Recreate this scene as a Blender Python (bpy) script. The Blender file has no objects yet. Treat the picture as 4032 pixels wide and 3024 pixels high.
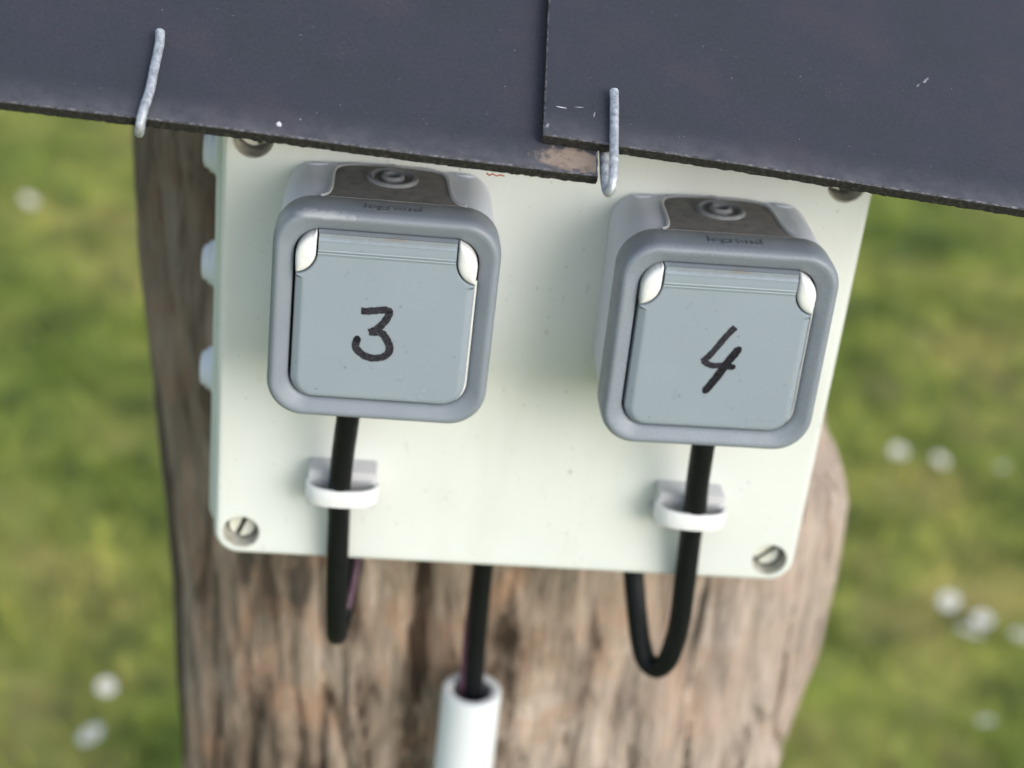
import bpy, bmesh, math, random
import numpy as np
from mathutils import Vector, Matrix, noise as mnoise
random.seed(7); rng = np.random.default_rng(7)
S = bpy.context.scene
MM = 0.001

# ---------------------------------------------------------------- camera
cam_d = bpy.data.cameras.new('camera'); cam = bpy.data.objects.new('camera', cam_d); S.collection.objects.link(cam)
CR = Vector((0.99314096, -0.05835966, 0.10131728)); CU = Vector((-0.0625701, 0.46674182, 0.88217745)); CF = Vector((0.09877259, 0.88246599, -0.45988885))
CP = Vector((-0.0651048, -0.5275252, 0.2669712))
cam.matrix_world = Matrix(((CR.x, CU.x, -CF.x, CP.x), (CR.y, CU.y, -CF.y, CP.y), (CR.z, CU.z, -CF.z, CP.z), (0, 0, 0, 1)))
cam_d.sensor_width = 36; cam_d.lens = 58.34
cam_d.clip_start = 0.02; cam_d.clip_end = 2000
cam_d.dof.use_dof = True; cam_d.dof.focus_distance = 0.512; cam_d.dof.aperture_fstop = 6.5
S.camera = cam

# ---------------------------------------------------------------- world and sun
SUN_EL, SUN_AZ = math.radians(24), math.radians(40)       # azimuth measured to the right of the box's front
w = bpy.data.worlds.new("World"); S.world = w; w.use_nodes = True
nt = w.node_tree; nt.nodes.clear()
sky = nt.nodes.new('ShaderNodeTexSky'); sky.sky_type = 'NISHITA'; sky.sun_disc = False
sky.sun_elevation = SUN_EL; sky.sun_rotation = math.pi - SUN_AZ; sky.dust_density = 1.0; sky.air_density = 1.0
hs = nt.nodes.new('ShaderNodeHueSaturation'); hs.inputs['Saturation'].default_value = 0.6
bg = nt.nodes.new('ShaderNodeBackground'); bg.inputs['Strength'].default_value = 0.15
wo = nt.nodes.new('ShaderNodeOutputWorld')
nt.links.new(sky.outputs[0], hs.inputs['Color']); nt.links.new(hs.outputs[0], bg.inputs['Color']); nt.links.new(bg.outputs[0], wo.inputs[0])
sl = bpy.data.lights.new('sun', 'SUN'); sl.energy = 0.85; sl.angle = math.radians(40); sl.color = (1, .97, .93)
sun = bpy.data.objects.new('sun', sl); S.collection.objects.link(sun)
sd = Vector((math.sin(SUN_AZ)*math.cos(SUN_EL), -math.cos(SUN_AZ)*math.cos(SUN_EL), math.sin(SUN_EL)))
sun.rotation_euler = sd.to_track_quat('Z', 'Y').to_euler(); sun.location = sd*3
S.view_settings.view_transform = 'Standard'; S.view_settings.look = 'None'; S.view_settings.gamma = 1
S.view_settings.exposure = 0.98

# ---------------------------------------------------------------- node helpers
def material(name):
    m = bpy.data.materials.new(name); m.use_nodes = True
    t = m.node_tree; b = t.nodes['Principled BSDF']
    return m, t, b
def N(t, kind, **kw):
    n = t.nodes.new(kind)
    for k, v in kw.items():
        if k in n.inputs: n.inputs[k].default_value = v
        else: setattr(n, k, v)
    return n
def coords(t, scale=(1, 1, 1), rot=(0, 0, 0), src='Object'):
    tc = N(t, 'ShaderNodeTexCoord'); mp = N(t, 'ShaderNodeMapping')
    mp.inputs['Scale'].default_value = scale; mp.inputs['Rotation'].default_value = rot
    t.links.new(tc.outputs[src], mp.inputs[0]); return mp.outputs[0]
def noise(t, vec, scale, detail=4, rough=.6, dist=0):
    n = N(t, 'ShaderNodeTexNoise'); n.inputs['Scale'].default_value = scale; n.inputs['Detail'].default_value = detail
    n.inputs['Roughness'].default_value = rough; n.inputs['Distortion'].default_value = dist
    t.links.new(vec, n.inputs['Vector']); return n.outputs['Fac']
def ramp(t, fac, stops):
    r = N(t, 'ShaderNodeValToRGB'); e = r.color_ramp.elements
    while len(e) < len(stops): e.new(.5)
    for i, (p, c) in enumerate(stops):
        e[i].position = p; e[i].color = (*c, 1) if hasattr(c, '__len__') else (c, c, c, 1)
    t.links.new(fac, r.inputs[0]); return r.outputs[0]
def mix(t, fac, a, b, mode='MIX'):
    m = N(t, 'ShaderNodeMix', data_type='RGBA', blend_type=mode)
    for sock, v in ((m.inputs[0], fac), (m.inputs[6], a), (m.inputs[7], b)):
        if hasattr(v, 'is_output'): t.links.new(v, sock)
        elif hasattr(v, '__len__'): sock.default_value = (*v, 1)
        else: sock.default_value = v
    return m.outputs[2]
def math_(t, op, a, b=0.0, c=0.0, clamp=False):
    m = N(t, 'ShaderNodeMath', operation=op); m.use_clamp = clamp
    for i, v in enumerate((a, b, c)):
        if hasattr(v, 'is_output'): t.links.new(v, m.inputs[i])
        else: m.inputs[i].default_value = v
    return m.outputs[0]
def bump(t, b, h, strength, dist=0.0002):
    n = N(t, 'ShaderNodeBump'); n.inputs['Strength'].default_value = strength; n.inputs['Distance'].default_value = dist
    t.links.new(h, n.inputs['Height']); t.links.new(n.outputs[0], b.inputs['Normal']); return n
def blob_mask(t, centre, size, nsc=300, soft=.35):
    """1 inside an irregular ellipsoidal patch of the object's own space (a stain with its own shape)"""
    tc = N(t, 'ShaderNodeTexCoord'); s = N(t, 'ShaderNodeVectorMath', operation='SUBTRACT'); s.inputs[1].default_value = [c*MM for c in centre]
    d = N(t, 'ShaderNodeVectorMath', operation='DIVIDE'); d.inputs[1].default_value = [c*MM for c in size]
    l = N(t, 'ShaderNodeVectorMath', operation='LENGTH')
    t.links.new(tc.outputs['Object'], s.inputs[0]); t.links.new(s.outputs[0], d.inputs[0]); t.links.new(d.outputs[0], l.inputs[0])
    n = noise(t, tc.outputs['Object'], nsc, 5, .65)
    v = math_(t, 'ADD', l.outputs['Value'], math_(t, 'MULTIPLY', math_(t, 'SUBTRACT', n, .5), 2.4))
    r = N(t, 'ShaderNodeMapRange'); r.interpolation_type = 'SMOOTHSTEP'
    r.inputs[1].default_value = 1.0-soft; r.inputs[2].default_value = 1.0+soft; r.inputs[3].default_value = 1; r.inputs[4].default_value = 0
    t.links.new(v, r.inputs[0]); return r.outputs[0]

def plastic(name, c, rough=.45, var=.06, vs=60, bs=900, bst=.12, dirt=.0, dirtc=(.12, .1, .07), spec=.4, extra=None, specks=True):
    m, t, b = material(name); v = coords(t)
    n = noise(t, v, vs, 5)
    lo = tuple(x*(1-var) for x in c); hi = tuple(min(1, x*(1+var)) for x in c)
    col = ramp(t, n, [(.3, lo), (.7, hi)])
    if specks:
        sp = ramp(t, noise(t, v, 420, 2, .5), [(.745, 0.0), (.775, 1.0)])
        col = mix(t, math_(t, 'MULTIPLY', sp, .55), col, tuple(x*.35 for x in c))
    if dirt > 0:
        dn = ramp(t, noise(t, v, 130, 8, .7), [(.45, 0.0), (.72, 1.0)])
        col = mix(t, math_(t, 'MULTIPLY', dn, dirt), col, dirtc)
    if extra: col = extra(t, col, b)
    t.links.new(col, b.inputs['Base Color'])
    rr = ramp(t, noise(t, v, 200, 4), [(.3, rough-.07), (.7, rough+.1)]); t.links.new(rr, b.inputs['Roughness'])
    b.inputs['Specular IOR Level'].default_value = spec
    bump(t, b, noise(t, v, bs, 3), bst, .0002)
    return m

M = {}
def plate_marks(t, col, b):
    v = coords(t)
    s = ramp(t, noise(t, coords(t, (1, 1, 1), (0, 0, .7)), 520, 2, .5), [(.735, 0.0), (.76, 1.0)])
    col = mix(t, math_(t, 'MULTIPLY', s, .6), col, (.10, .09, .07))
    d = ramp(t, noise(t, coords(t, (1, 1, .35)), 34, 7, .7), [(.52, 0.0), (.75, 1.0)])
    col = mix(t, math_(t, 'MULTIPLY', d, .16), col, (.40, .37, .27))
    h = ramp(t, noise(t, coords(t, (1, 1, .25), (0, .5, 0)), 300, 2, .5), [(.70, 0.0), (.73, 1.0)])
    return mix(t, math_(t, 'MULTIPLY', h, .25), col, (.3, .27, .2))
M['box'] = plastic('aged_light_grey_plastic', (.65, .675, .65), .48, .03, 18, 1500, .05, extra=plate_marks)
M['boxside'] = plastic('grey_plastic_box_side', (.55, .62, .58), .5, .05, 25, 1500, .05)
M['recess'] = plastic('grimy_screw_recess', (.48, .47, .41), .6, .2, 300, 900, .2, dirt=.55, dirtc=(.10, .085, .05), specks=False)
M['screw'] = plastic('off_white_screw_plastic', (.66, .66, .58), .45, .1, 200, 900, .1, dirt=.3)
M['body'] = plastic('pale_grey_socket_plastic', (.60, .635, .72), .42, .04, 40, 1200, .05)
M['rim'] = plastic('pale_grey_rim_plastic', (.40, .42, .44), .45, .1, 200, 1200, .1, dirt=.25)
def scuff(t, col, b):
    k = blob_mask(t, (-21, -46.2, 35.2), (11, 3, .95), 420, .6)
    return mix(t, math_(t, 'MULTIPLY', k, .6), col, (.42, .44, .46))
def wear(t, col, b):
    v = coords(t); n = ramp(t, noise(t, v, 1500, 3, .6), [(.3, .9), (.7, 1.1)])
    return mix(t, 1.0, col, n, 'MULTIPLY')
M['frame'] = plastic('grained_blue_grey_plastic', (.195, .222, .258), .42, .05, 60, 2000, .6, extra=wear, specks=False, spec=.5)
M['frame_scuffed'] = plastic('grained_blue_grey_plastic_scuffed', (.195, .222, .258), .42, .05, 60, 2000, .6, extra=scuff, specks=False, spec=.5)
M['letters'] = plastic('blue_grey_lettering', (.105, .12, .143), .5, .03, specks=False)
def lid_dirt(t, col, b):
    k = blob_mask(t, (2, -46, 28.6), (24, 6, 1.3), 260, .5)
    col = mix(t, math_(t, 'MULTIPLY', k, .35), col, (.17, .165, .155))
    k2 = blob_mask(t, (2.5, -46, 28.7), (3.2, 3, .5), 1100, .2)
    return mix(t, math_(t, 'MULTIPLY', k2, .3), col, (.22, .13, .07))
M['lid'] = plastic('smooth_blue_grey_plastic', (.25, .293, .335), .34, .02, 30, 900, .03, extra=lid_dirt, spec=.5)
M['emboss'] = plastic('blue_grey_relief', (.275, .32, .362), .35, .02, 30, 900, .03, specks=False)
M['white'] = plastic('glossy_white_plastic', (.72, .72, .71), .28, .03, 60, 900, .03, spec=.5, specks=False)
M['dark'] = plastic('dark_gap', (.02, .02, .022), .7, .1, specks=False)
M['membrane'] = plastic('dirty_rubber_membrane', (.19, .185, .178), .75, .25, 260, 1100, .5, dirt=.5, dirtc=(.20, .165, .135), spec=.2)
M['rubber'] = plastic('grey_rubber', (.20, .21, .22), .7, .2, 300, 1400, .3, dirt=.35, dirtc=(.10, .085, .07), spec=.25, specks=False)
M['clip'] = plastic('white_nylon', (.74, .75, .76), .4, .03, 80, 900, .04, specks=False)
M['clip_base'] = plastic('grey_nylon_block', (.50, .50, .52), .45, .05, 80, 900, .04, specks=False)  # same nylon as the band, toned greyer for the block
M['teeth'] = plastic('grey_nylon_teeth', (.45, .45, .46), .5, .05, specks=False)
M['cable'] = plastic('black_cable_rubber', (.005, .006, .0075), .5, .2, 300, 1800, .2, spec=.22, specks=False)
M['purple'] = plastic('purple_strand_plastic', (.085, .036, .064), .45, .05, specks=False)
M['pipe'] = plastic('white_pvc', (.64, .67, .685), .35, .03, 20, 900, .03, specks=False)
M['pipe_in'] = plastic('white_pvc_inside', (.45, .43, .42), .6, .1, specks=False)
M['gland'] = plastic('pale_blue_grey_grommet', (.62, .66, .73), .5, .03, specks=False)

def ink():
    m, t, b = material('marker_ink'); v = coords(t)
    c = ramp(t, noise(t, v, 900, 7, .85), [(.36, (.006, .006, .009)), (.50, (.022, .021, .028)), (.62, (.055, .053, .068)), (.74, (.16, .16, .19))])
    t.links.new(c, b.inputs['Base Color']); b.inputs['Roughness'].default_value = .6; b.inputs['Specular IOR Level'].default_value = .15; return m
M['ink'] = ink()
def inkb():
    m, t, b = material('fresh_marker_ink'); v = coords(t)
    c = ramp(t, noise(t, v, 900, 5, .7), [(.4, (.006, .006, .009)), (.75, (.03, .03, .038))])
    t.links.new(c, b.inputs['Base Color']); b.inputs['Roughness'].default_value = .6; b.inputs['Specular IOR Level'].default_value = .12; return m
M['ink_dark'] = inkb()

def steel():
    m, t, b = material('galvanised_wire'); v = coords(t)
    c = ramp(t, noise(t, v, 500, 6, .7), [(.32, (.20, .21, .235)), (.5, (.40, .42, .455)), (.70, (.64, .66, .69))])
    k = ramp(t, noise(t, v, 900, 3, .6), [(.66, 0.0), (.72, 1.0)])
    c = mix(t, math_(t, 'MULTIPLY', k, .6), c, (.17, .16, .16))
    t.links.new(c, b.inputs['Base Color']); b.inputs['Metallic'].default_value = .35; b.inputs['Roughness'].default_value = .5
    bump(t, b, noise(t, v, 700, 5, .7), .3, .0002); return m
M['steel'] = steel()

def slate(name, patch):
    m, t, b = material(name); v = coords(t)
    c = ramp(t, noise(t, v, 22, 6, .6), [(.32, (.032, .037, .047)), (.5, (.038, .040, .052)), (.66, (.047, .043, .057))])
    f = ramp(t, noise(t, v, 900, 4, .7), [(.3, .82), (.7, 1.18)]); c = mix(t, 1.0, c, f, 'MULTIPLY')
    s = ramp(t, noise(t, v, 620, 2, .5), [(.72, 0.0), (.76, 1.0)]); c = mix(t, math_(t, 'MULTIPLY', s, .5), c, (.16, .15, .16))
    s = ramp(t, noise(t, coords(t, (1, 1, 1), (0, 0, 1)), 330, 3, .5), [(.70, 0.0), (.76, 1.0)]); c = mix(t, math_(t, 'MULTIPLY', s, .6), c, (.03, .03, .035))
    # pale dust along the eaves edge
    tc = N(t, 'ShaderNodeTexCoord'); sx = N(t, 'ShaderNodeSeparateXYZ'); t.links.new(tc.outputs['Object'], sx.inputs[0])
    d = math_(t, 'SUBTRACT', 1.0, math_(t, 'DIVIDE', sx.outputs['Y'], .013), clamp=True)
    k = math_(t, 'MULTIPLY', math_(t, 'POWER', d, 1.5), ramp(t, noise(t, v, 120, 6, .7), [(.3, .1), (.7, 1.0)]))
    c = mix(t, math_(t, 'MULTIPLY', k, .65), c, (.17, .165, .18))
    for ctr, size, colr, a in patch:
        if colr == 'tan': colr = ramp(t, noise(t, v, 260, 6, .75), [(.35, (.20, .155, .12)), (.5, (.36, .27, .20)), (.65, (.27, .22, .19))])
        c = mix(t, math_(t, 'MULTIPLY', blob_mask(t, ctr, size, 240, .3), a), c, colr)
    t.links.new(c, b.inputs['Base Color'])
    t.links.new(ramp(t, noise(t, v, 300, 4), [(.3, .5), (.7, .68)]), b.inputs['Roughness'])
    b.inputs['Specular IOR Level'].default_value = .35
    bump(t, b, noise(t, v, 1300, 6, .7), .28, .0003); return m
M['slate_a'] = slate('fibre_slate_left', [((166.5, 5.2, 0), (10, 4.4, 3), 'tan', .7)])
M['slate_b'] = slate('fibre_slate_right', [((10, 2, 4), (14, 5, 3), (.15, .14, .145), .6), ((25, 4, 4), (26, 4.5, 3), (.14, .125, .125), .6)])
def slate_edge():
    m, t, b = material('mossy_slate_edge'); v = coords(t)
    c = ramp(t, noise(t, v, 650, 6, .75), [(.40, (.008, .008, .008)), (.56, (.022, .020, .015)), (.74, (.10, .088, .06))])
    t.links.new(c, b.inputs['Base Color']); b.inputs['Roughness'].default_value = .95
    bump(t, b, noise(t, v, 900, 6, .8), 1.0, .0008); return m
M['slate_edge'] = slate_edge()
def slate_lip():
    m, t, b = material('worn_slate_lip'); v = coords(t)
    c = ramp(t, noise(t, v, 420, 5, .7), [(.36, (.03, .03, .035)), (.52, (.09, .09, .105)), (.70, (.24, .23, .25))])
    t.links.new(c, b.inputs['Base Color']); b.inputs['Roughness'].default_value = .8
    bump(t, b, noise(t, v, 900, 6, .8), .8, .0006); return m
M['slate_lip'] = slate_lip()
M['fleck'] = plastic('pale_mineral_fleck', (.62, .60, .66), .8, .2, 500, 1500, .5, specks=False)
M['dust'] = plastic('pale_dust_mark', (.24, .235, .26), .8, .3, 700, 1500, .5, specks=False)
M['rust'] = plastic('rusty_orange_grit', (.30, .09, .04), .8, .3, 600, 1500, .5, specks=False)

def wood():
    m, t, b = material('weathered_wood')
    lean = (0, math.radians(7), 0)
    v = coords(t, (1, 1, .22), lean); vv = coords(t, (1, 1, .07), lean)
    c = ramp(t, noise(t, coords(t, (1, 1, .5), lean), 19, 5, .65, .8), [(.32, (.165, .12, .088)), (.45, (.31, .24, .185)), (.56, (.42, .335, .27)), (.70, (.55, .46, .40))])
    o = ramp(t, noise(t, coords(t, (1, 1, .75), (0, .2, .5)), 26, 5, .65, .8), [(.48, 0.0), (.66, 1.0)])
    c = mix(t, math_(t, 'MULTIPLY', o, .72), c, (.42, .24, .15))
    g = ramp(t, noise(t, v, 60, 6, .65, .5), [(.37, (.24, .215, .20)), (.47, (.82, .81, .80)), (.65, (1.15, 1.15, 1.14))])
    c = mix(t, 1.0, c, g, 'MULTIPLY')
    k = ramp(t, noise(t, vv, 45, 5, .6, .4), [(.36, (.16, .14, .125)), (.415, (1, 1, 1))])
    xm = N(t, 'ShaderNodeTexCoord'); xs_ = N(t, 'ShaderNodeSeparateXYZ'); t.links.new(xm.outputs['Object'], xs_.inputs[0])
    calm = ramp(t, math_(t, 'ADD', math_(t, 'MULTIPLY', xs_.outputs['X'], 3.0), noise(t, v, 14, 3)), [(.55, 0.0), (.85, .75)])
    k = mix(t, calm, k, (1, 1, 1))
    c = mix(t, 1.0, c, k, 'MULTIPLY')
    c = mix(t, math_(t, 'MULTIPLY', calm, .7), c, (.53, .445, .395))
    for ctr, size in (((-104.5, 66, -146), (4.5, 60, 22)), ((-80, 66, -150), (6, 60, 16)), ((98, 66, -150), (2.0, 60, 38))):
        c = mix(t, math_(t, 'MULTIPLY', blob_mask(t, ctr, size, 28, .4), .88), c, (.04, .033, .028))
    f = ramp(t, noise(t, vv, 300, 3, .6), [(.3, .8), (.7, 1.15)]); c = mix(t, 1.0, c, f, 'MULTIPLY')
    # left flank darkened in colour, standing in for its shaded side
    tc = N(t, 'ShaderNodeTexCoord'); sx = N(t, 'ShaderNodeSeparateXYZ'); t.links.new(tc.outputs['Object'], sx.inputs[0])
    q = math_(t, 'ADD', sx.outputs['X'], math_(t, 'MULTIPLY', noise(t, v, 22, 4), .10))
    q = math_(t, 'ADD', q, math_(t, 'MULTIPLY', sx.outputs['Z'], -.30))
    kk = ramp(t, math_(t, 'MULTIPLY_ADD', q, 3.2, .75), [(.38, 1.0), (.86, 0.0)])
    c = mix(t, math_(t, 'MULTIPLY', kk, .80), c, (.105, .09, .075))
    t.links.new(c, b.inputs['Base Color']); b.inputs['Roughness'].default_value = .85; b.inputs['Specular IOR Level'].default_value = .2
    h = math_(t, 'ADD', noise(t, v, 95, 7, .7, .4), math_(t, 'MULTIPLY', noise(t, vv, 400, 4, .6), .6))
    bump(t, b, h, .9, .004); return m
M['wood'] = wood()

def grassy(name, dark):
    m, t, b = material(name); v = coords(t)
    c = ramp(t, noise(t, v, 2.6, 3, .55), [(.34, (.15, .205, .032)), (.47, (.24, .285, .052)), (.58, (.335, .34, .078)), (.70, (.44, .375, .125))])
    c2 = ramp(t, noise(t, v, 12, 4, .6), [(.34, (.40, .47, .40)), (.5, (.95, .97, .90)), (.66, (1.35, 1.33, 1.25))])
    c = mix(t, 1.0, c, c2, 'MULTIPLY')
    o = ramp(t, noise(t, coords(t, (1, 1, 1), (0, 0, 1.1)), 9, 3, .5), [(.58, 0.0), (.68, 1.0)])
    c = mix(t, math_(t, 'MULTIPLY', o, .35), c, (.36, .27, .12))
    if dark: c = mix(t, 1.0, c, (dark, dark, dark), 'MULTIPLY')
    t.links.new(c, b.inputs['Base Color']); b.inputs['Roughness'].default_value = .7; b.inputs['Specular IOR Level'].default_value = .2
    return m
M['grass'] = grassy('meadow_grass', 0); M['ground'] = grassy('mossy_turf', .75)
M['petal'] = plastic('white_daisy_petal', (.84, .84, .80), .6, .03, specks=False)
M['yolk'] = plastic('yellow_daisy_centre', (.72, .46, .04), .7, .1, specks=False)
M['stem'] = plastic('green_stem', (.09, .15, .03), .6, .1, specks=False)

# ---------------------------------------------------------------- object helpers
def tag(o, label=None, cat=None, group=None, kind=None):
    if label: o['label'] = label
    if cat: o['category'] = cat
    if group: o['group'] = group
    if kind: o['kind'] = kind
    return o
def empty(name, loc=(0, 0, 0), rot=(0, 0, 0)):
    o = bpy.data.objects.new(name, None); S.collection.objects.link(o); o.location = [c*MM for c in loc]; o.rotation_euler = rot
    o.empty_display_size = .01
    return o
class MB:
    """collects geometry given in millimetres and links it as one mesh object"""
    def __init__(s): s.v = []; s.f = []; s.mi = []
    def add(s, verts, faces, mi=0):
        o = len(s.v); s.v += [tuple(x) for x in verts]; s.f += [tuple(i+o for i in f) for f in faces]; s.mi += [mi]*len(faces); return s
    def loft(s, rings, cap0=False, cap1=False, mi=0, closed=True):
        n = len(rings[0]); vs = [p for r in rings for p in r]; fs = []
        for k in range(len(rings)-1):
            for i in range(n if closed else n-1):
                j = (i+1) % n; fs.append((k*n+i, k*n+j, (k+1)*n+j, (k+1)*n+i))
        if cap0: fs.append(tuple(range(n))[::-1])
        if cap1: fs.append(tuple((len(rings)-1)*n+i for i in range(n)))
        return s.add(vs, fs, mi)
    def box(s, a, b, mi=0, bev=0):
        x0, y0, z0 = a; x1, y1, z1 = b
        if bev <= 0:
            return s.add([(x0,y0,z0),(x1,y0,z0),(x1,y1,z0),(x0,y1,z0),(x0,y0,z1),(x1,y0,z1),(x1,y1,z1),(x0,y1,z1)],
                  [(0,3,2,1),(4,5,6,7),(0,1,5,4),(1,2,6,5),(2,3,7,6),(3,0,4,7)], mi)
        cx, cz = (x0+x1)/2, (z0+z1)/2; hw, hh = (x1-x0)/2, (z1-z0)/2
        R = [ring(cx, cz, hw-i, hh-i, bev*1.2, y) for i, y in ((bev, y1), (0, y1-bev), (0, y0+bev), (bev*.3, y0+bev*.3), (bev, y0))]
        return s.loft(R, True, True, mi)
    def tube(s, path, r, n=16, caps=True, mi=0):
        P = [Vector(p) for p in path]; T = [(P[min(i+1, len(P)-1)]-P[max(i-1, 0)]).normalized() for i in range(len(P))]
        u = T[0].orthogonal().normalized(); rings = []
        for i, (p, tt) in enumerate(zip(P, T)):
            u = (u - tt*u.dot(tt)).normalized(); vv = tt.cross(u)
            rr = r(i/(len(P)-1)) if callable(r) else r
            rings.append([tuple(p+(u*math.cos(a)+vv*math.sin(a))*rr) for a in [2*math.pi*k/n for k in range(n)]])
        return s.loft(rings, caps, caps, mi)
    def lathe(s, prof, c=(0, 0, 0), axis='Y', n=40, mi=0, cap=True):
        rings = []
        for r, h in prof:
            R = []
            for k in range(n):
                a = 2*math.pi*k/n; q = (r*math.cos(a), r*math.sin(a))
                p = {'Y': (q[0], h, q[1]), 'Z': (q[0], q[1], h), 'X': (h, q[0], q[1])}[axis]
                R.append((p[0]+c[0], p[1]+c[1], p[2]+c[2]))
            rings.append(R)
        return s.loft(rings, cap, cap, mi)
    def build(s, name, mats, parent=None, smooth=35, loc=None):
        me = bpy.data.meshes.new(name); me.from_pydata([(x*MM, y*MM, z*MM) for x, y, z in s.v], [], s.f)
        if not isinstance(mats, (list, tuple)): mats = [mats]
        for m in mats: me.materials.append(m)
        me.polygons.foreach_set('material_index', s.mi)
        bm = bmesh.new(); bm.from_mesh(me); bmesh.ops.recalc_face_normals(bm, faces=bm.faces); bm.to_mesh(me); bm.free()
        if smooth:
            me.shade_smooth(); me.set_sharp_from_angle(angle=math.radians(smooth))
        me.update()
        o = bpy.data.objects.new(name, me); S.collection.objects.link(o)
        if parent: o.parent = parent
        if loc: o.location = [c*MM for c in loc]
        return o
def ring(cx, cz, hw, hh, r, y, n=10, rb=None):
    """rounded rectangle in the XZ plane at depth y (rb = radius of the lower corners)"""
    out = []; rb = r if rb is None else rb
    for (sx, sz, a0, rr) in ((1, 1, 0, r), (-1, 1, 90, r), (-1, -1, 180, rb), (1, -1, 270, rb)):
        rr = max(rr, .02)
        for k in range(n+1):
            a = math.radians(a0+90*k/n); out.append((cx+sx*(hw-rr)+rr*math.cos(a), y, cz+sz*(hh-rr)+rr*math.sin(a)))
    return out
def crom(pts, per=10):
    P = [np.array(p, float) for p in pts]; P = [2*P[0]-P[1]]+P+[2*P[-1]-P[-2]]; out = []
    for i in range(1, len(P)-2):
        for k in range(per):
            t = k/per; a, b, c, d = P[i-1:i+3]
            out.append(tuple(.5*((2*b)+(-a+c)*t+(2*a-5*b+4*c-d)*t*t+(-a+3*b-3*c+d)*t**3)))
    out.append(tuple(P[-2])); return out
def inset(poly, d):
    """offset a counter-clockwise 2-D outline inwards"""
    n = len(poly); out = []
    for i in range(n):
        a, b, c = (Vector(poly[(i-1) % n]), Vector(poly[i]), Vector(poly[(i+1) % n]))
        e1, e2 = (b-a).normalized(), (c-b).normalized(); n1, n2 = Vector((-e1.y, e1.x)), Vector((-e2.y, e2.x))
        m = n1+n2; m = m.normalized() if m.length > 1e-6 else n1
        out.append(tuple(b+m*(d/max(.5, m.dot(n1)))))
    return out
def text_mesh(body, size, mat, parent, name, depth, place):
    cu = bpy.data.curves.new(name, 'FONT'); cu.body = body; cu.size = size; cu.align_x = 'CENTER'; cu.extrude = depth; cu.resolution_u = 3
    cu.space_character = 1.08; cu.offset = size*.012
    tmp = bpy.data.objects.new('tmp', cu); S.collection.objects.link(tmp); bpy.context.view_layer.update()
    me = bpy.data.meshes.new_from_object(tmp.evaluated_get(bpy.context.evaluated_depsgraph_get())); bpy.data.objects.remove(tmp); bpy.data.curves.remove(cu)
    me.transform(place); me.transform(Matrix.Scale(MM, 4)); me.materials.clear(); me.materials.append(mat); me.name = name
    o = bpy.data.objects.new(name, me); S.collection.objects.link(o); o.parent = parent; return o

# ---------------------------------------------------------------- ground, grass, daisies
GZ = -950
me = bpy.data.meshes.new('ground'); xs = np.concatenate([[-300, -60, -12], np.linspace(-4, 5, 61), [14, 60, 300]]); ys = np.concatenate([[-300, -60, -10], np.linspace(-3, 8, 71), [16, 60, 300]])
V = [(x, y, GZ*MM-.012+.010*mnoise.noise((x*2.2, y*2.2, 0))+.006*mnoise.noise((x*7, y*7, 3))) for y in ys for x in xs]
nx = len(xs); F = [(j*nx+i, j*nx+i+1, (j+1)*nx+i+1, (j+1)*nx+i) for j in range(len(ys)-1) for i in range(nx-1)]
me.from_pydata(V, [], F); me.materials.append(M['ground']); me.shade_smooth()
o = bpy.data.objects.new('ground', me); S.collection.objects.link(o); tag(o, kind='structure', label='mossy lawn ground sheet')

def grass():
    n = 95000
    x = rng.uniform(-1.9, 2.5, n); y = rng.uniform(-.3, 5.2, n)
    h = rng.uniform(.014, .040, n)*(0.7+.6*rng.random(n)); wd = rng.uniform(.0022, .0045, n); a = rng.uniform(0, 2*math.pi, n)
    ln = rng.uniform(.2, 1.1, n)*h; la = rng.uniform(0, 2*math.pi, n); z0 = GZ*MM-.016
    dx, dy = np.cos(a)*wd/2, np.sin(a)*wd/2; lx, ly = np.cos(la)*ln, np.sin(la)*ln
    v = np.empty((n, 5, 3))
    v[:, 0] = np.stack([x-dx, y-dy, np.full(n, z0)], 1); v[:, 1] = np.stack([x+dx, y+dy, np.full(n, z0)], 1)
    v[:, 2] = np.stack([x+dx*.8+lx*.35, y+dy*.8+ly*.35, z0+h*.62], 1); v[:, 3] = np.stack([x-dx*.8+lx*.35, y-dy*.8+ly*.35, z0+h*.62], 1)
    v[:, 4] = np.stack([x+lx, y+ly, z0+h], 1)
    me = bpy.data.meshes.new('grass'); me.vertices.add(n*5); me.vertices.foreach_set('co', v.ravel())
    i = np.arange(n)*5
    loops = np.stack([i, i+1, i+2, i+3, i+3, i+2, i+4], 1).ravel()
    me.loops.add(n*7); me.loops.foreach_set('vertex_index', loops.astype(np.int32))
    me.polygons.add(n*2); st = np.stack([np.arange(n)*7, np.arange(n)*7+4], 1).ravel(); me.polygons.foreach_set('loop_start', st.astype(np.int32))
    me.update(calc_edges=True); me.validate(); me.materials.append(M['grass'])
    o = bpy.data.objects.new('grass', me); S.collection.objects.link(o)
    tag(o, 'short yellow-green grass covering the lawn behind the wooden post', 'grass', kind='stuff')
grass()

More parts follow.
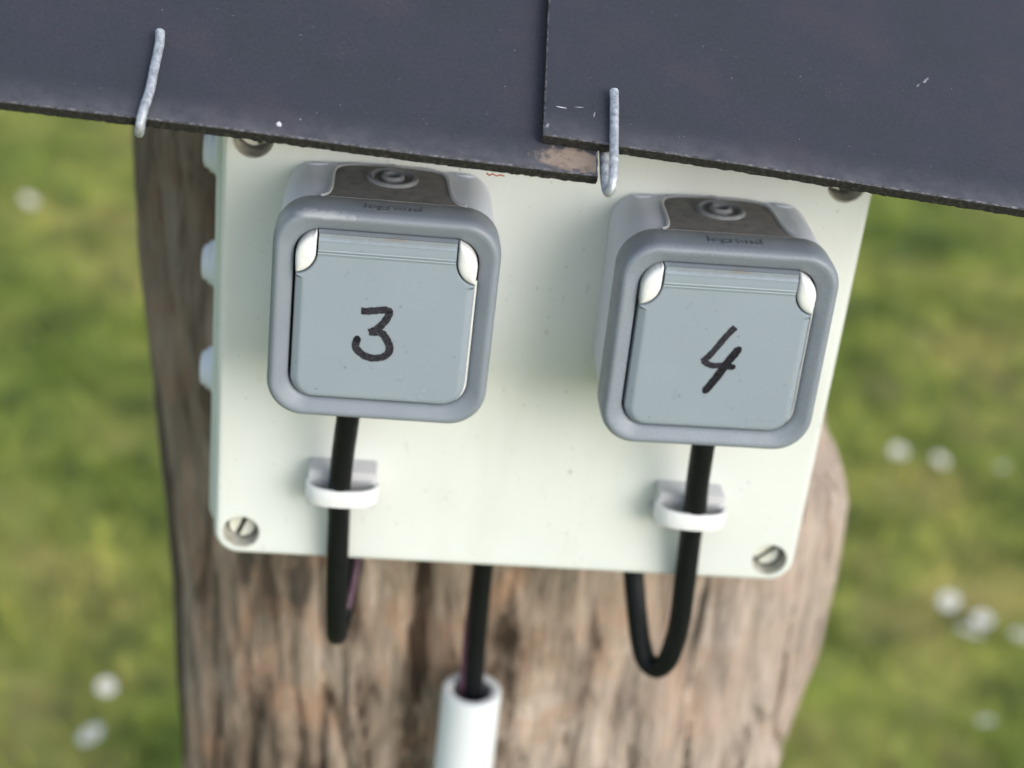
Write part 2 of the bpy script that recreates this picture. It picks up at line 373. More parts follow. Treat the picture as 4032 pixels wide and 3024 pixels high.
def daisy():
    root = empty('daisy')
    m = MB(); m.tube([(2, 1, -22), (1, 0, -12), (0, 0, -1)], .8, 6); m.build('stem', M['stem'], root)
    m = MB()
    for ly, (k0, n) in enumerate(((0, 13), (.5, 13))):
        for k in range(n):
            a = 2*math.pi*(k+k0)/n; ca, sa = math.cos(a), math.sin(a); P = []
            for rr, ww, z in ((2.2, .7, .4+ly*.3), (6, 1.6, 1.6+ly*.5), (9.5, 1.5, 1.9+ly*.6), (11.2, .5, 1.4+ly*.6)):
                P += [(ca*rr-sa*ww, sa*rr+ca*ww, z), (ca*rr+sa*ww, sa*rr-ca*ww, z)]
            m.add(P, [(0, 1, 3, 2), (2, 3, 5, 4), (4, 5, 7, 6)])
    m.build('petals', M['petal'], root)
    m = MB(); m.lathe([(.05, 3.4), (1.6, 3.1), (2.8, 2.2), (3.0, .6), (2.4, -.2)], axis='Z', n=16); m.build('flower_centre', M['yolk'], root)
    return root
D0 = daisy(); kids = list(D0.children)
DA = [((-672, 2398), 1.0, 'white daisy highest on the left of the lawn, beside the photo edge'),
      ((-454, 2076), .85, 'faint daisy on the left close beside the upper post'),
      ((-316, 905), 1.0, 'bright daisy lowest in the left-hand lawn'),
      ((-313, 989), .7, 'small dull daisy just above the lowest bright daisy on the left'),
      ((785, 1645), .85, 'upper daisy right of the post, leftmost of the pair level with the lower box'),
      ((845, 1624), .85, 'upper daisy right of the post, rightmost of the close pair level with the lower box'),
      ((941, 1614), .6, 'faintest daisy far right, beyond the upper close pair'),
      ((745, 1244), .9, 'lone daisy right of the post, up and left of the brightest daisy'),
      ((752, 1176), 1.15, 'brightest large daisy low in the right-hand lawn'),
      ((778, 1206), .9, 'daisy touching the upper right of the brightest daisy'),
      ((822, 1172), 1.15, 'daisy low on the right cut by the photo edge'),
      ((716, 996), .7, 'dull small daisy lowest in the right-hand lawn')]
for i, ((x, y), s, lab) in enumerate(DA):
    if i == 0: r = D0
    else:
        r = D0.copy(); S.collection.objects.link(r)
        for c in kids:
            d = c.copy(); S.collection.objects.link(d); d.parent = r
    r.location = (x*MM, y*MM, -.940); s *= 1.3; r.scale = (s, s, s); r.rotation_euler = (rng.uniform(.15, .5), rng.uniform(-.12, .2), rng.uniform(0, 6))
    tag(r, lab, 'daisy', 'daisies in the lawn')

# ---------------------------------------------------------------- wooden post
def post():
    zs = np.array([160, 60, 21, -18, -58, -86, -115, -160, -190, -232, -275, -322, -450, -700, -960.])
    xl = np.array([-163, -162, -161.4, -159, -156.2, -152, -149, -144.3, -142, -140.4, -137.7, -135.6, -138, -142, -150.])
    zr = np.array([160, 20, -60, -88, -105, -120, -135, -160, -187, -212, -239, -272, -306, -450, -700, -960.])
    xr = np.array([150, 148, 150, 157, 167, 174.6, 176.5, 178, 178, 177.0, 173, 171, 168, 162, 160, 168.])
    Z = np.concatenate([np.linspace(150, -380, 300), np.linspace(-385, -962, 90)]); nA = 420
    rings = []
    for z in Z:
        L = np.interp(-z, -zs, xl); Rr = np.interp(-z, -zr, xr); cx = (L+Rr)/2; hw = (Rr-L)/2; R = []
        for k in range(nA):
            a = 2*math.pi*k/nA; c, s = math.cos(a), math.sin(a); e = .72
            px = math.copysign(abs(c)**e, c); py = math.copysign(abs(s)**e, s)
            zz = z
            u = cx+hw*px+z*.12
            d = 5.5*mnoise.fractal((u*.05, py*3.2, z*.006), .8, 2, 5) + 3.0*mnoise.noise((u*.018+7, py*2, z*.008))
            cr = mnoise.noise((u*.055+3, py*5, z*.0045)); d -= 10*max(0, .10-abs(cr))/.10*max(0, mnoise.noise((u*.01, 9, z*.01))+.35)
            d += 1.2*mnoise.noise((u*.25, py*12, z*.03))
            R.append((cx+(hw-1+d*.35)*px, 152+(86+min(d, 4.5))*py, zz))
        rings.append(R)
    m = MB(); m.loft(rings, True, True)
    o = m.build('wooden_post', M['wood'], smooth=60)
    tag(o, 'thick weathered wooden post with cracked grain carrying the grey socket box', 'post')
post()

# ---------------------------------------------------------------- junction box with lid
BX = empty('junction_box'); tag(BX, 'pale grey plastic junction box fixed to the wooden post under the slates', 'electrical box')
HX, HZ = 101.0, 77.4
LW, LH = 110.0, 86.4
def lid():
    m = MB()
    R = [ring(0, 0, LW+dx, LH+dz, rr, y, 12) for dx, dz, rr, y in ((1.8, 1.8, 10, 21.5), (1.5, 1.5, 10, 6), (.9, .9, 9, 2.2), (.3, .3, 8.6, .8), (-.5, -.5, 8, .15), (-1.4, -1.4, 7.4, 0))]
    m.loft(R, True, True)
    o = m.build('lid', [M['box'], M['recess']], BX)
    cutters = []
    for sx in (-1, 1):
        for sz in (-1, 1):
            c = MB(); c.lathe([(6.9, -3), (6.9, 0.02), (6.5, .5), (6.2, 11)], (sx*HX, 0, sz*HZ), n=48, mi=1)
            co = c.build('cut', [M['box'], M['recess']]); cutters.append(co)
            mod = o.modifiers.new('b', 'BOOLEAN'); mod.object = co; mod.operation = 'DIFFERENCE'; mod.solver = 'EXACT'
    bpy.context.view_layer.update()
    me = bpy.data.meshes.new_from_object(o.evaluated_get(bpy.context.evaluated_depsgraph_get()))
    o.modifiers.clear(); o.data = me; me.name = 'lid'; me.shade_smooth(); me.set_sharp_from_angle(angle=math.radians(28))
    for co in cutters: bpy.data.objects.remove(co)
lid()
m = MB()
m.loft([ring(0, 0, LW+dx, LH+dx, 10, y, 12) for dx, y in ((1.2, 21.6), (4.6, 22.0), (5.0, 24), (5.0, 27), (3.2, 28), (2.4, 30), (2.4, 66))], True, True)
m.build('base', M['boxside'], BX)
for sx in (-1, 1):
    for sz in (-1, 1):
        ang = {(-1, -1): -22, (1, -1): -48, (-1, 1): 30, (1, 1): 10}[(sx, sz)]
        dep = 5.2 if sz < 0 else 6.8
        s = MB(); r = 4.9; n = 48; rings = []
        # slotted head: two half discs on a shank disc, coloured dark as the slot's shade
        s.lathe([(r-.2, dep+1.5), (r-.2, dep+4.2)], n=n, mi=1)
        ca, sa = math.cos(math.radians(ang)), math.sin(math.radians(ang))
        for side in (-1, 1):
            P = [(.55*side, -math.sqrt(r*r-.3)), ] ; a0 = math.asin(.85/r)
            arc = [(side*r*math.sin(a), -r*math.cos(a)) for a in np.linspace(a0, math.pi-a0, 22)]
            if side < 0: arc = arc[::-1]
            def rg(sc, y): return [((ca*px*sc-sa*pz*sc), y, (sa*px*sc+ca*pz*sc)) for px, pz in arc]
            cxm = sum(p[0] for p in arc)/len(arc)
            s.loft([rg(1, dep+1.2), rg(1, dep+.4), [((ca*(px*.93+cxm*.07)-sa*pz*.94), dep, (sa*(px*.93+cxm*.07)+ca*pz*.94)) for px, pz in arc]], False, True)
        s.build('screw', [M['screw'], M['dark']], BX, loc=(sx*HX, 0, sz*HZ))
for z in (57, 13, -31):
    g = MB(); g.lathe([(11.2, 0), (11.2, -1.5), (10.4, -2.2), (10.0, -2.4), (9.6, -4.0), (8.4, -4.6), (8.0, -6.2), (6.8, -6.8), (6.4, -8.2), (4.8, -8.8), (.2, -9.0)], axis='X', n=44)
    g.build('cable_grommet', M['gland'], BX, loc=(-112.2, 42, z))
# the opposite side carries the same grommets
for z in (57, 13, -31):
    g = MB(); g.lathe([(11.2, 0), (11.2, 1.5), (10.0, 2.4), (9.6, 4.0), (8.4, 4.6), (8.0, 6.2), (.2, 6.4)], axis='X', n=32)
    g.build('cable_grommet', M['gland'], BX, loc=(112.2, 42, z))

# ---------------------------------------------------------------- sockets
def ribbon(m, pts, width, y, per=8, rough=.12, mi=0):
    P = crom([(p[0], 0, p[1]) for p in pts], per); n = len(P); L = []; R = []
    for i in range(n):
        a, b = P[max(i-1, 0)], P[min(i+1, n-1)]; d = Vector((b[0]-a[0], b[2]-a[2])).normalized(); nn = (-d.y, d.x)
        w = width/2*(1+random.uniform(-rough, rough)); w2 = width/2*(1+random.uniform(-rough, rough))
        L.append((P[i][0]+nn[0]*w, y, P[i][2]+nn[1]*w)); R.append((P[i][0]-nn[0]*w2, y, P[i][2]-nn[1]*w2))
    m.add(L+R, [(i, i+1, n+i+1, n+i) for i in range(n-1)], mi)
    for q in (0, -1):
        if q: pass
        c = P[q]; pts_ = [(c[0]+width*.5*math.cos(t), y-.002, c[2]+width*.5*math.sin(t)) for t in np.linspace(0, 2*math.pi, 14, endpoint=False)]
    return m
W2, H2 = 29.25, 29.75      # half opening
def socket(name, x, z, rot, label, digit):
    root = empty(name, (x, 0, z), (0, rot, 0)); tag(root, label, 'power socket', 'grey sockets mounted on the box lid')
    # pale back body, slightly tapering towards the box
    m = MB(); m.loft([ring(0, 1.2, hw, hh+1.2, r, y, 14) for hw, hh, r, y in ((34.2, 32.9, 9.5, .4), (34.4, 33.1, 9.5, -1), (34.9, 33.4, 11, -24), (34.9, 33.55, 12.0, -37))], True, True)
    # two clip tabs at the rear corners of the top
    for sx in (-1, 1):
        P = [(sx*(24.5+3.4*math.cos(a)), -1.2-2.6*math.sin(a)) for a in np.linspace(0, math.pi, 12)]
        zt = lambda px: 35.5-max(0, abs(px)-24.8)**2*.055
        m.loft([[(px, py, zt(px)-.4) for px, py in P], [(px, py, zt(px)+.45) for px, py in P]], True, True)
    m.build('back_body', M['body'], root)
    # bell-shaped entry membrane on top
    bell = [(-21.6, -33.1), (-19.6, -31), (-18.6, -26), (-18.4, -18), (-18.2, -10), (-16.8, -5.0), (-13, -2.3), (-7, -1.4), (0, -1.2), (7, -1.4), (13, -2.3), (16.8, -5.0), (18.2, -10), (18.6, -18), (19.2, -26), (20.6, -31), (23.2, -33.1)]
    bp = [(p[0], p[1]) for p in crom([(a, b, 0) for a, b in bell], 7)]
    zs = lambda y: 35.35+(-y)*(.5/33)
    m = MB(); 
    cl = lambda k, dz: [(px*(1-k/22), py-(k*(1 if py > -20 else 0)), zs(py)+dz) for px, py in bp]
    m.loft([cl(0, -.6), cl(0, .55), cl(.8, .7)], False, True)
    mem = m.build('entry_membrane', M['membrane'], root)
    m = MB(); m.tube([(px*1.035, py+.5 if py > -20 else py, zs(py)+.35) for px, py in bp], .75, 10)
    m.box((-1.4, -1.4, zs(0)+.3), (1.4, .2, zs(0)+1.2))
    m.build('membrane_rim', M['rim'], root)
    # moulded cable grommet
    gz = zs(-13)+.6
    m = MB(); m.lathe([(8.6, gz-.3), (8.5, gz+.5), (8.0, gz+1.15), (7.2, gz+1.3), (6.5, gz+.9), (6.1, gz+.1), (5.6, gz-.3), (4.2, gz-.2), (3.9, gz+.8), (3.6, gz+1.5), (3.0, gz+1.8), (2.4, gz+1.5), (2.0, gz+.6), (1.7, gz-1.2)], (.5, -13.2, 0), 'Z', 44, cap=False)
    m.lathe([(1.7, gz-1.0), (.05, gz-1.2)], (.5, -13.2, 0), 'Z', 20, 1, cap=False)
    m.build('grommet', [M['rubber'], M['dark']], mem)
    # bezel frame
    prof = [(35.2, 36.0, 12.0, -33.0), (36.0, 36.5, 12.5, -33.6), (36.1, 36.55, 12.5, -40), (36.0, 36.45, 12.4, -43.8), (35.7, 36.15, 12.1, -45.2), (35.15, 35.6, 11.6, -46.2), (34.4, 34.9, 11.0, -46.8),
            (33.6, 34.1, 10.4, -46.85), (32.7, 33.2, 9.9, -46.5), (30.6, 31.1, 9.0, -45.3), (29.7, 30.2, 8.8, -44.7), (29.4, 29.9, 8.8, -44.1), (29.25, 29.75, 8.8, -43.0), (29.25, 29.75, 8.8, -37.2)]
    m = MB(); R = [ring(0, min(1, max(0, (hh-30.2)/4))*.0, hw, hh, r, y, 16) for hw, hh, r, y in prof]; m.loft(R, False, False); m.loft([R[0], [(p[0]*.96, -36.9, p[2]*.96) for p in R[0]]], False, True)
    fr = m.build('frame', M['frame_scuffed'] if digit == '3' else M['frame'], root, smooth=50)
    text_mesh('legrand', 5.8, M['letters'], fr, 'lettering', .10, Matrix.Translation((.8, -41.4, 36.72)))
    # white strip down the right gap, standing in for its sunlit inner edge
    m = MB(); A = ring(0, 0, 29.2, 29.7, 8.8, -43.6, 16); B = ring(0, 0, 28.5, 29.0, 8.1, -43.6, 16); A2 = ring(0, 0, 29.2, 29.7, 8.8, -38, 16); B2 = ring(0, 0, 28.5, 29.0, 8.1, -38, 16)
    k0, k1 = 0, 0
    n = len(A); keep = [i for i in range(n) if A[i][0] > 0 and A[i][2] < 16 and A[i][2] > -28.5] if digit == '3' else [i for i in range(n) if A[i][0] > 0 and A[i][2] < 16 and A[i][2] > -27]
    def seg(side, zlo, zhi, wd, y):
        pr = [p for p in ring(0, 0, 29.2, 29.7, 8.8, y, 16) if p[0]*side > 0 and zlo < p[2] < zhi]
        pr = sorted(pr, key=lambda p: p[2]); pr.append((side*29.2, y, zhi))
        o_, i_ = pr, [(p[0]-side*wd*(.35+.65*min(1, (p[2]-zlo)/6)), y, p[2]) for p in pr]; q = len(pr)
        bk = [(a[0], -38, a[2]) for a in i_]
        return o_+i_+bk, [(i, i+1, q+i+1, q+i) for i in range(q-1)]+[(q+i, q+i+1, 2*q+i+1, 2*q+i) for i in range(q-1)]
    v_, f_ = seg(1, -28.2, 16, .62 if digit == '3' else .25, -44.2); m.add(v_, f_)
    m.build('lit_gap_strip', M['white'], root, smooth=0)
    m = MB(); m.add(ring(0, 0, 29.3, 29.8, 8.8, -37.6, 12), [tuple(range(52))]); m.build('gap_floor', M['dark'], root, smooth=0)
    # hinged lid flap: outline counter-clockwise seen from the front
    gx = 28.45; gt = 29.35; gb = 29.3; out = []
    out += [(21.9, gt), (-21.9, gt), (-21.9, 23.0)]
    out += [(-28.9+7.0*math.cos(a), 23.0-8.0*math.sin(a)) for a in np.linspace(.12, math.pi/2-.0, 12)]
    out[-1] = (-gx, 15.02)
    rb = 7.5
    out += [(-gx, z_) for z_ in (13.5, 8, 0, -8, -16)]
    out += [(-gx+rb-rb*math.cos(a), -gb+rb-rb*math.sin(a)) for a in np.linspace(0, math.pi/2, 12)]
    out += [(gx-rb+rb*math.sin(a), -gb+rb-rb*math.cos(a)) for a in np.linspace(0, math.pi/2, 12)]
    out += [(gx, z_) for z_ in (-16, -8, 0, 8, 13.5)]
    out += [(28.9-7.0*math.cos(a), 23.0-8.0*math.sin(a)) for a in np.linspace(math.pi/2, .12, 12)] + [(21.9, 23.0)]
    out[[i for i, p in enumerate(out) if p[0] > 28.7 and p[1] > 14][0] if any(p[0] > 28.7 and p[1] > 14 for p in out) else -13] = (gx, 15.02)
    out = out[::-1] if sum(a[0]*b[1]-b[0]*a[1] for a, b in zip(out, out[1:]+out[:1])) < 0 else out
    def prof_out(dl, dr, db, dn):      # side bevel widths: flap outline pulled in on left, right, bottom and around the tabs
        q = inset(out, 1e-4); res = []
        o2 = inset(out, 1.0)
        for p, p2 in zip(out, o2):
            dx, dz = p2[0]-p[0], p2[1]-p[1]
            if p[1] > 14.9: k = dn; kx = kz = k
            else:
                kx = dl if p[0] < 0 else dr; kz = db
            if p[1] > 29: kz = .25; kx = dn
            res.append((p[0]+dx*kx, p[1]+dz*kz))
        return res
    m = MB()
    O = lambda q, y: [(a, y, b) for a, b in q]
    m.loft([O(out, -38.2), O(out, -44.6), O(prof_out(.25, .2, .3, .1), -45.2), O(prof_out(2.0, 1.7, 1.2, .25), -46.45), O(prof_out(2.6, 2.3, 1.9, .5), -46.7), O(prof_out(3.3, 3.0, 2.6, 1.0), -46.7)], False, True)
    lid_ = m.build('flap', M['lid'], root, smooth=30)
    # hinge roll across the top between the tabs
    cs = [(29.25, -43.5), (29.2, -44.9), (28.6, -46.0), (27.8, -46.75), (27.3, -47.2), (27.0, -47.38), (26.7, -47.3), (26.2, -47.25), (25.0, -47.35), (23.9, -47.25), (23.5, -47.42), (23.2, -47.2), (22.7, -46.95), (22.35, -47.08), (22.05, -46.85), (21.5, -46.72), (21.4, -46.5), (21.4, -43.5)]
    m = MB(); m.loft([[(sx, y, zz) for zz, y in cs] for sx in (-21.65, 21.65)], True, True)
    m.build('hinge_roll', M['lid'], lid_, smooth=28)
    # white hinge tabs in the top corners
    for sx in (-1, 1):
        o_ = [(-22.2, 23.0), (-22.2, 28.6), (-22.35, 29.0), (-22.7, 29.15)]
        o_ += [(-20.6-8.1*math.sin(a), 20.9+8.3*math.cos(a)) for a in np.linspace(.32, math.pi/2, 14)]
        o_ += [(-28.65, 18.5), (-28.45, 15.45)]
        o_ += [(-28.9+6.7*math.cos(a), 23.0-7.7*math.sin(a)) for a in np.linspace(math.pi/2-.07, .12, 12)]
        if sum(a[0]*b[1]-b[0]*a[1] for a, b in zip(o_, o_[1:]+o_[:1])) < 0: o_ = o_[::-1]
        c0 = (-25.6, 22.0)
        def rg(k, y): return [(-sx*(c0[0]+(a-c0[0])*k) if sx > 0 else (c0[0]+(a-c0[0])*k), y, c0[1]+(b-c0[1])*k) for a, b in o_]
        m = MB(); m.loft([rg(1, -38.5), rg(1, -45.5), rg(.975, -46.3), rg(.92, -46.9), rg(.82, -47.3), rg(.66, -47.6), rg(.45, -47.8), rg(.2, -47.88)], False, True)
        m.build('hinge_tab', M['white'], root, smooth=60)
    # handwriting
    m = MB(); y0 = -46.76
    if digit == '3':
        ribbon(m, [(-7.0, 3.6), (-4.5, 3.7), (-1.6, 4.2), (.6, 4.5), (1.9, 4.0), (1.8, 2.4), (.9, .6), (-.4, -1.2), (-2.0, -2.7), (-3.9, -3.9)], 2.55, y0)
        ribbon(m, [(-4.0, -3.7), (-2.2, -3.6), (-.4, -3.5), (1.2, -5.0), (2.6, -7.4), (3.0, -9.6), (2.1, -11.6), (-.2, -12.7), (-2.8, -12.9), (-5.4, -12.0), (-7.3, -10.4), (-8.0, -8.6), (-7.7, -6.7)], 2.55, y0-.03)
        m.build('digit_three', [M['ink']], lid_, smooth=0)
        m = MB(); m.add([(-7.6+1.25*math.cos(t)*random.uniform(.92, 1.06), y0-.06, -6.6+1.35*math.sin(t)*random.uniform(.92, 1.06)) for t in np.linspace(0, 2*math.pi, 20, endpoint=False)], [tuple(range(20))])
        m.build('ink_dot', M['ink_dark'], lid_, smooth=0)
    else:
        ribbon(m, [(3.9, 9.4), (2.2, 7.0), (.6, 4.5), (-1.4, 1.0), (-3.3, -1.8), (-5.0, -3.9)], 2.25, y0)
        ribbon(m, [(-4.9, -3.2), (-3.2, -4.6), (-1.0, -5.1), (1.2, -4.9), (3.8, -5.2), (5.6, -5.1)], 2.2, y0-.03)
        m.build('digit_four', [M['ink']], lid_, smooth=0)
        m = MB(); ribbon(m, [(6.3, 1.5), (3.8, -2.7), (1.0, -8.4), (-2.4, -14.4)], 2.75, y0-.06, rough=.08)
        m.add([(5.3+1.0*math.cos(t), y0-.05, -5.1+1.0*math.sin(t)) for t in np.linspace(0, 2*math.pi, 16, endpoint=False)], [tuple(range(16))])
        m.add([(-2.4+1.15*math.cos(t)*random.uniform(.9, 1.1), y0-.09, -14.5+1.15*math.sin(t)*random.uniform(.9, 1.1)) for t in np.linspace(0, 2*math.pi, 18, endpoint=False)], [tuple(range(18))])
        m.add([(6.3+1.05*math.cos(t)*random.uniform(.9, 1.1), y0-.09, 1.5+1.05*math.sin(t)*random.uniform(.9, 1.1)) for t in np.linspace(0, 2*math.pi, 18, endpoint=False)], [tuple(range(18))])
        m.build('digit_stroke', M['ink_dark'], lid_, smooth=0)
    # tiny raised moulding mark low on the right of the flap
    m = MB()
    for cx, cz, r0, a0, a1 in ((13.2, -22.2, 1.9, 190, 290), (15.8, -22.3, 1.9, 200, 330), (12.0, -25.6, 1.9, 180, 300), (15.1, -25.0, 1.7, 20, 280)):
        m.tube([(cx+r0*math.cos(math.radians(a)), -46.66, cz+r0*math.sin(math.radians(a))) for a in np.linspace(a0, a1, 14)], .16, 6)
    m.build('moulded_mark', M['emboss'], lid_)
    text_mesh('Plexo 55', 1.7, M['emboss'], lid_, 'moulded_lettering', .05, Matrix.Translation((20.0, -46.72, -25.2)) @ Matrix.Rotation(math.pi/2, 4, 'X'))
    return root
socket('power_socket', -55.1, 35.6, .006, 'grey socket with a curly handwritten three and a pale scuff along its top edge', '3')
socket('power_socket', 55.4, 33.0, -.006, 'grey socket with an angular handwritten four, on the right half of the box lid', '4')

# ---------------------------------------------------------------- cable clips
def clip(x, z, rot, label):
    root = empty('cable_clip', (x, 0, z), (0, rot, 0)); tag(root, label, 'cable clip', 'white cable clips on the box lid')
    m = MB(); m.box((-12.6, -9.6, -14.5), (12.4, .2, .6), bev=.8); m.box((-13.6, -6, -12.5), (-12.4, -1, -9)); m.box((12.2, -6, -12.5), (13.4, -1, -9))
    m.build('base_block', M['clip_base'], root)
    m = MB()
    R = []
    for a in np.linspace(-.10, math.pi+.10, 40):
        c, s = math.cos(a), math.sin(a); e = lambda q: math.copysign(abs(q)**.8, q)
        ox, oy = 13.2*e(c), -8.6-10.0*max(e(s), -.1); ix, iy = 11.8*e(c), -8.6-8.7*max(e(s), -.1); up = 1.2*max(0, s)
        R.append([(ix, iy, -10.4+up), (ix, iy, -4.1+up), (ix*.9+ox*.1, iy*.9+oy*.1, -3.8+up), (ox, oy, -3.8+up), (ox*1.01, oy-.1, -4.1+up), (ox*1.01, oy-.1, -10.2+up), (ox, oy, -10.5+up)])
    m.loft(R, True, True); m.build('band', M['clip'], root, smooth=30)
    m = MB()
    for k in range(15): m.box((-9.8+k*1.4, -10.2, -9.5), (-9.2+k*1.4, -9.55, -2.6))
    m.build('ratchet_teeth', M['teeth'], root, smooth=0)
clip(-64.4, -43.6, 0, 'white cable clip on the left of the box lid, holding the tight cable loop')
clip(64.6, -45.0, .03, 'white cable clip on the right of the box lid, holding the wide U of cable')

# ---------------------------------------------------------------- cables
def cable(pts, r, label, mat='cable', name='cable', cat='cable', per=14):
    m = MB(); m.tube(crom(pts, per), r, 20); o = m.build(name, M[mat]); tag(o, label, cat); return o
cable([(-62.6, -24, 8), (-63.4, -23.5, -4), (-64.2, -22, -16), (-65, -17, -32), (-65.4, -13.6, -48), (-65.0, -9, -62), (-64.6, -6, -81), (-63.9, -2, -105), (-63.3, 4, -122), (-62.8, 12, -131), (-61.6, 21, -131), (-60, 28, -124), (-58.5, 33, -110), (-58, 36, -94), (-58, 38, -70)], 4.1,
      'black cable in a narrow edge-on loop hanging under the left half of the box')
cable([(61.2, -24, 6), (61.4, -23.8, -6), (61.6, -23, -18), (63.2, -18, -34), (65.2, -13.6, -49), (66.2, -9.5, -62), (68.0, -6, -82), (69.9, -2, -106), (70.2, 1.5, -120), (69.2, 4, -130.5), (66.2, 7, -136.5), (62.2, 11, -135.5), (59.2, 15, -127.5), (56.6, 20, -115), (54.5, 27, -102), (53.4, 32, -88), (53.2, 36, -68)], 4.2,
      'black cable in a wide open U hanging under the right half of the box')
cable([(-5, 36, -76), (-5.0, 36, -100), (-4.8, 38, -118), (-4.0, 42, -142), (-2.6, 46.5, -172), (-2.2, 47.5, -188), (-2.6, 48, -240)], 4.1, 'black cable dropping from under the box into the white pipe')
cable([(-56.5, 30, -82), (-56.3, 29.5, -104), (-57.6, 25, -116), (-59.2, 20.5, -124)], 1.25, 'short purple strand tucked behind the narrow cable loop on the left', 'purple', 'wire', 'wire')  # purple along the loop's rear leg, modelled as a separate thin strand
cable([(-8.0, 37, -86), (-8.2, 40, -118), (-8.3, 44, -150), (-7.6, 47, -176), (-6.6, 48, -190), (-6.2, 48, -220)], 1.2, 'thin purple wire beside the black cable entering the white pipe', 'purple', 'wire', 'wire')

# ---------------------------------------------------------------- conduit pipe
m = MB(); c = (-3.0, 46.5, 0)
m.lathe([(12.9, -940), (12.9, -300), (12.9, -183.0), (12.6, -182.2), (12.0, -181.8), (9.3, -181.8), (8.7, -182.1), (8.4, -182.8)], c, 'Z', 48, cap=False)
m.lathe([(8.4, -182.8), (8.4, -300), (8.4, -940)], c, 'Z', 48, 1, cap=False)
o = m.build('conduit_pipe', [M['pipe'], M['pipe_in']], smooth=40); tag(o, 'white plastic conduit pipe standing open-ended in front of the wooden post', 'pipe')

# ---------------------------------------------------------------- slates
A0 = Vector((-168.1, -65.0, 106.2)); EU = Vector((0.99867932, 0, -0.05137714)); EV = Vector((0.02330027, 0.891249, 0.45291536)); EN = Vector((0.04578983, -0.45351431, 0.89007194))
def slate_matrix(u, v, h, rot):
    o = (A0+EU*u+EV*v+EN*h)*MM; c, s = math.cos(rot), math.sin(rot); X = EU*c+EV*s; Yv = -EU*s+EV*c
    return Matrix(((X.x, Yv.x, EN.x, o.x), (X.y, Yv.y, EN.y, o.y), (X.z, Yv.z, EN.z, o.z), (0, 0, 0, 1)))
def slate_obj(corners, mw, mat, label, seed):
    """corners counter-clockwise in the slab's own plane; thickness 4 mm below z=0"""
    P = []
    for i, a in enumerate(corners):
        b = corners[(i+1) % len(corners)]; L = math.dist(a, b); n = int(L/.7)
        for k in range(n): P.append((a[0]+(b[0]-a[0])*k/n, a[1]+(b[1]-a[1])*k/n))
    nz = lambda x, y, s, a: a*(.45+1.3*abs(mnoise.noise((x*.06, y*.06, seed+4))))*mnoise.fractal((x*s, y*s, seed), .8, 2, 4)
    def rg(d, z, amp, s): 
        q = inset(P, d); return [(p[0]+nz(p[0], p[1], s, amp), p[1]+nz(p[1]+31, p[0], s, amp), z+nz(p[0]+9, p[1]+5, s, amp*.35)) for p in q]
    m = MB(); top = rg(1.6, 0, .0, .3)
    R = [rg(.5, -3.9, .55, .55), rg(.1, -3.2, .5, .6), rg(.15, -2.0, .45, .7), rg(.05, -.9, .35, .8), rg(.2, -.35, .28, .9)]
    m.loft(R, True, False, 1)
    m.loft([R[-1], rg(.75, -.02, .3, 1.1)], False, False, 2); m.loft([rg(.75, -.02, .3, 1.1), top], False, True, 0)
    o = m.build('roof_slate', [mat, M['slate_edge'], M['slate_lip']], smooth=0); o.matrix_world = mw
    tag(o, label, 'roof slate', 'slates sheltering the box'); return o
s1 = slate_obj([(-90, .2), (-20, -.4), (60, .3), (120, -.4), (173.6, -.2), (174.0, 60), (175, 260), (-90, 260)], slate_matrix(0, 0, 0, 0), M['slate_a'],
     'dark grey roof slate on the left with a pale tan patch at its right corner', 3.0)
s2 = slate_obj([(0, 0), (60, .5), (110, .1), (150.5, 0), (270, .4), (270, 250), (-3.3, 250), (-.8, 60), (-.3, 20)], slate_matrix(155.9, 9.9, 4.15, -.0372), M['slate_b'],
     'dark grey roof slate on the right, lapping over the corner of the left one', 8.0)
def fleck(parent, u, v, rx, ry, rot=0, mat='fleck', name='lichen_fleck', h=.18):
    m = MB(); n = 18; c, s = math.cos(rot), math.sin(rot); q = [random.uniform(.72, 1.15) for _ in range(n)]
    def rg(k, z): return [(u+(c*math.cos(a)*rx-s*math.sin(a)*ry)*k*q[i], v+(s*math.cos(a)*rx+c*math.sin(a)*ry)*k*q[i], z) for i, a in enumerate(np.linspace(0, 2*math.pi, n, endpoint=False))]
    m.loft([rg(1, -.05), rg(.95, h*.5), rg(.6, h)], False, True); m.build(name, M[mat], parent)
fleck(s1, 78.5, 4.6, .85, 1.0, 0, h=.5); fleck(s1, 84.5, 7.6, .3, .3, mat='dust', h=.2)
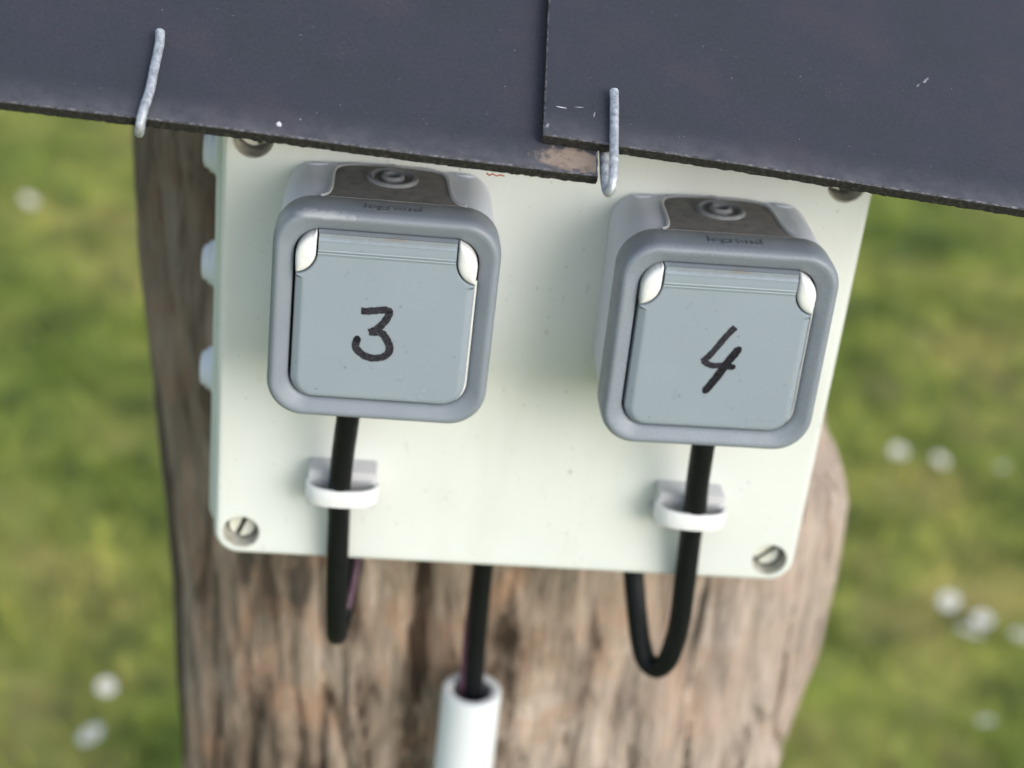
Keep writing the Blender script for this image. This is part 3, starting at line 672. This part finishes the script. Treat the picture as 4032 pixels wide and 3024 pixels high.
fleck(s2, 5.2, 12.6, 1.9, .16, -.05, name='scratch', h=.05); fleck(s2, 10.6, 13.8, 1.5, .07, .12, name='scratch', h=.03); fleck(s2, 1.3, 4.2, .45, 1.1, -.3, mat='dust', name='chip', h=.05); fleck(s2, 15.4, 11.6, .22, 1.4, -.15, mat='dust', name='scratch', h=.04)
fleck(s2, 123.5, 50.5, .4, 1.9, -.6, mat='dust', name='scratch', h=.05); fleck(s2, 120.6, 47.5, .3, .9, -.6, mat='dust', name='scratch', h=.05)
for _ in range(14):
    u = random.uniform(8, 150); fleck(s2, u, random.uniform(3, 85), random.uniform(.10, .22), random.uniform(.10, .22), random.uniform(0, 3), 'dust', h=.1)
for _ in range(9):
    u = random.uniform(5, 150); fleck(s1, u, random.uniform(4, 60), random.uniform(.10, .22), random.uniform(.10, .22), random.uniform(0, 3), 'dust', h=.1)
m = MB(); m.tube(crom([(140.5, -.5, -4.1), (141.5, -.9, -4.5), (142.4, -.6, -4.1), (143.6, -.9, -4.4), (144.6, -.5, -4.3), (146, -.8, -4.2)], 5), .22, 6); m.build('rust_grit', M['rust'], s1)

# ---------------------------------------------------------------- wire hooks holding the slates
def hook(pts, label):
    m = MB(); P = [tuple(A0+EU*u+EV*v+EN*h) for u, v, h in pts]; P = crom(P, 8)
    jit = lambda f: 1.40*(1+.015*math.sin(f*23)+.01*math.sin(f*71+1))
    m.tube(P, jit, 14); o = m.build('slate_hook', M['steel'], smooth=40); tag(o, label, 'wire hook', 'bent wire hooks holding the slates')
hook([(40.2, 34.4, 1.8), (40.7, 29, 1.6), (40.6, 18, 1.5), (40.6, 10, 1.5), (40.0, 3, 1.45), (39.8, .4, 1.1), (39.6, -1.7, -.4), (39.4, -2.1, -2.4), (39.1, -1.2, -4.6), (38.9, 2, -5.5), (38.7, 22, -5.8)],
     'galvanised wire hook leaning over the left slate edge above the post')
hook([(177.6, 30.2, 6.0), (177.6, 24, 5.9), (177.4, 14, 5.7), (177.2, 5, 5.6), (177.1, -1, 5.1), (177.0, -5, 4.0), (176.7, -6.9, 2.0), (176.3, -6.2, .2), (176.0, -3.5, -1.0), (175.8, 2, -1.6), (175.8, 12, -1.8), (175.8, 26, -1.9)],
     'galvanised wire hook curled under the overlap of the two slates')
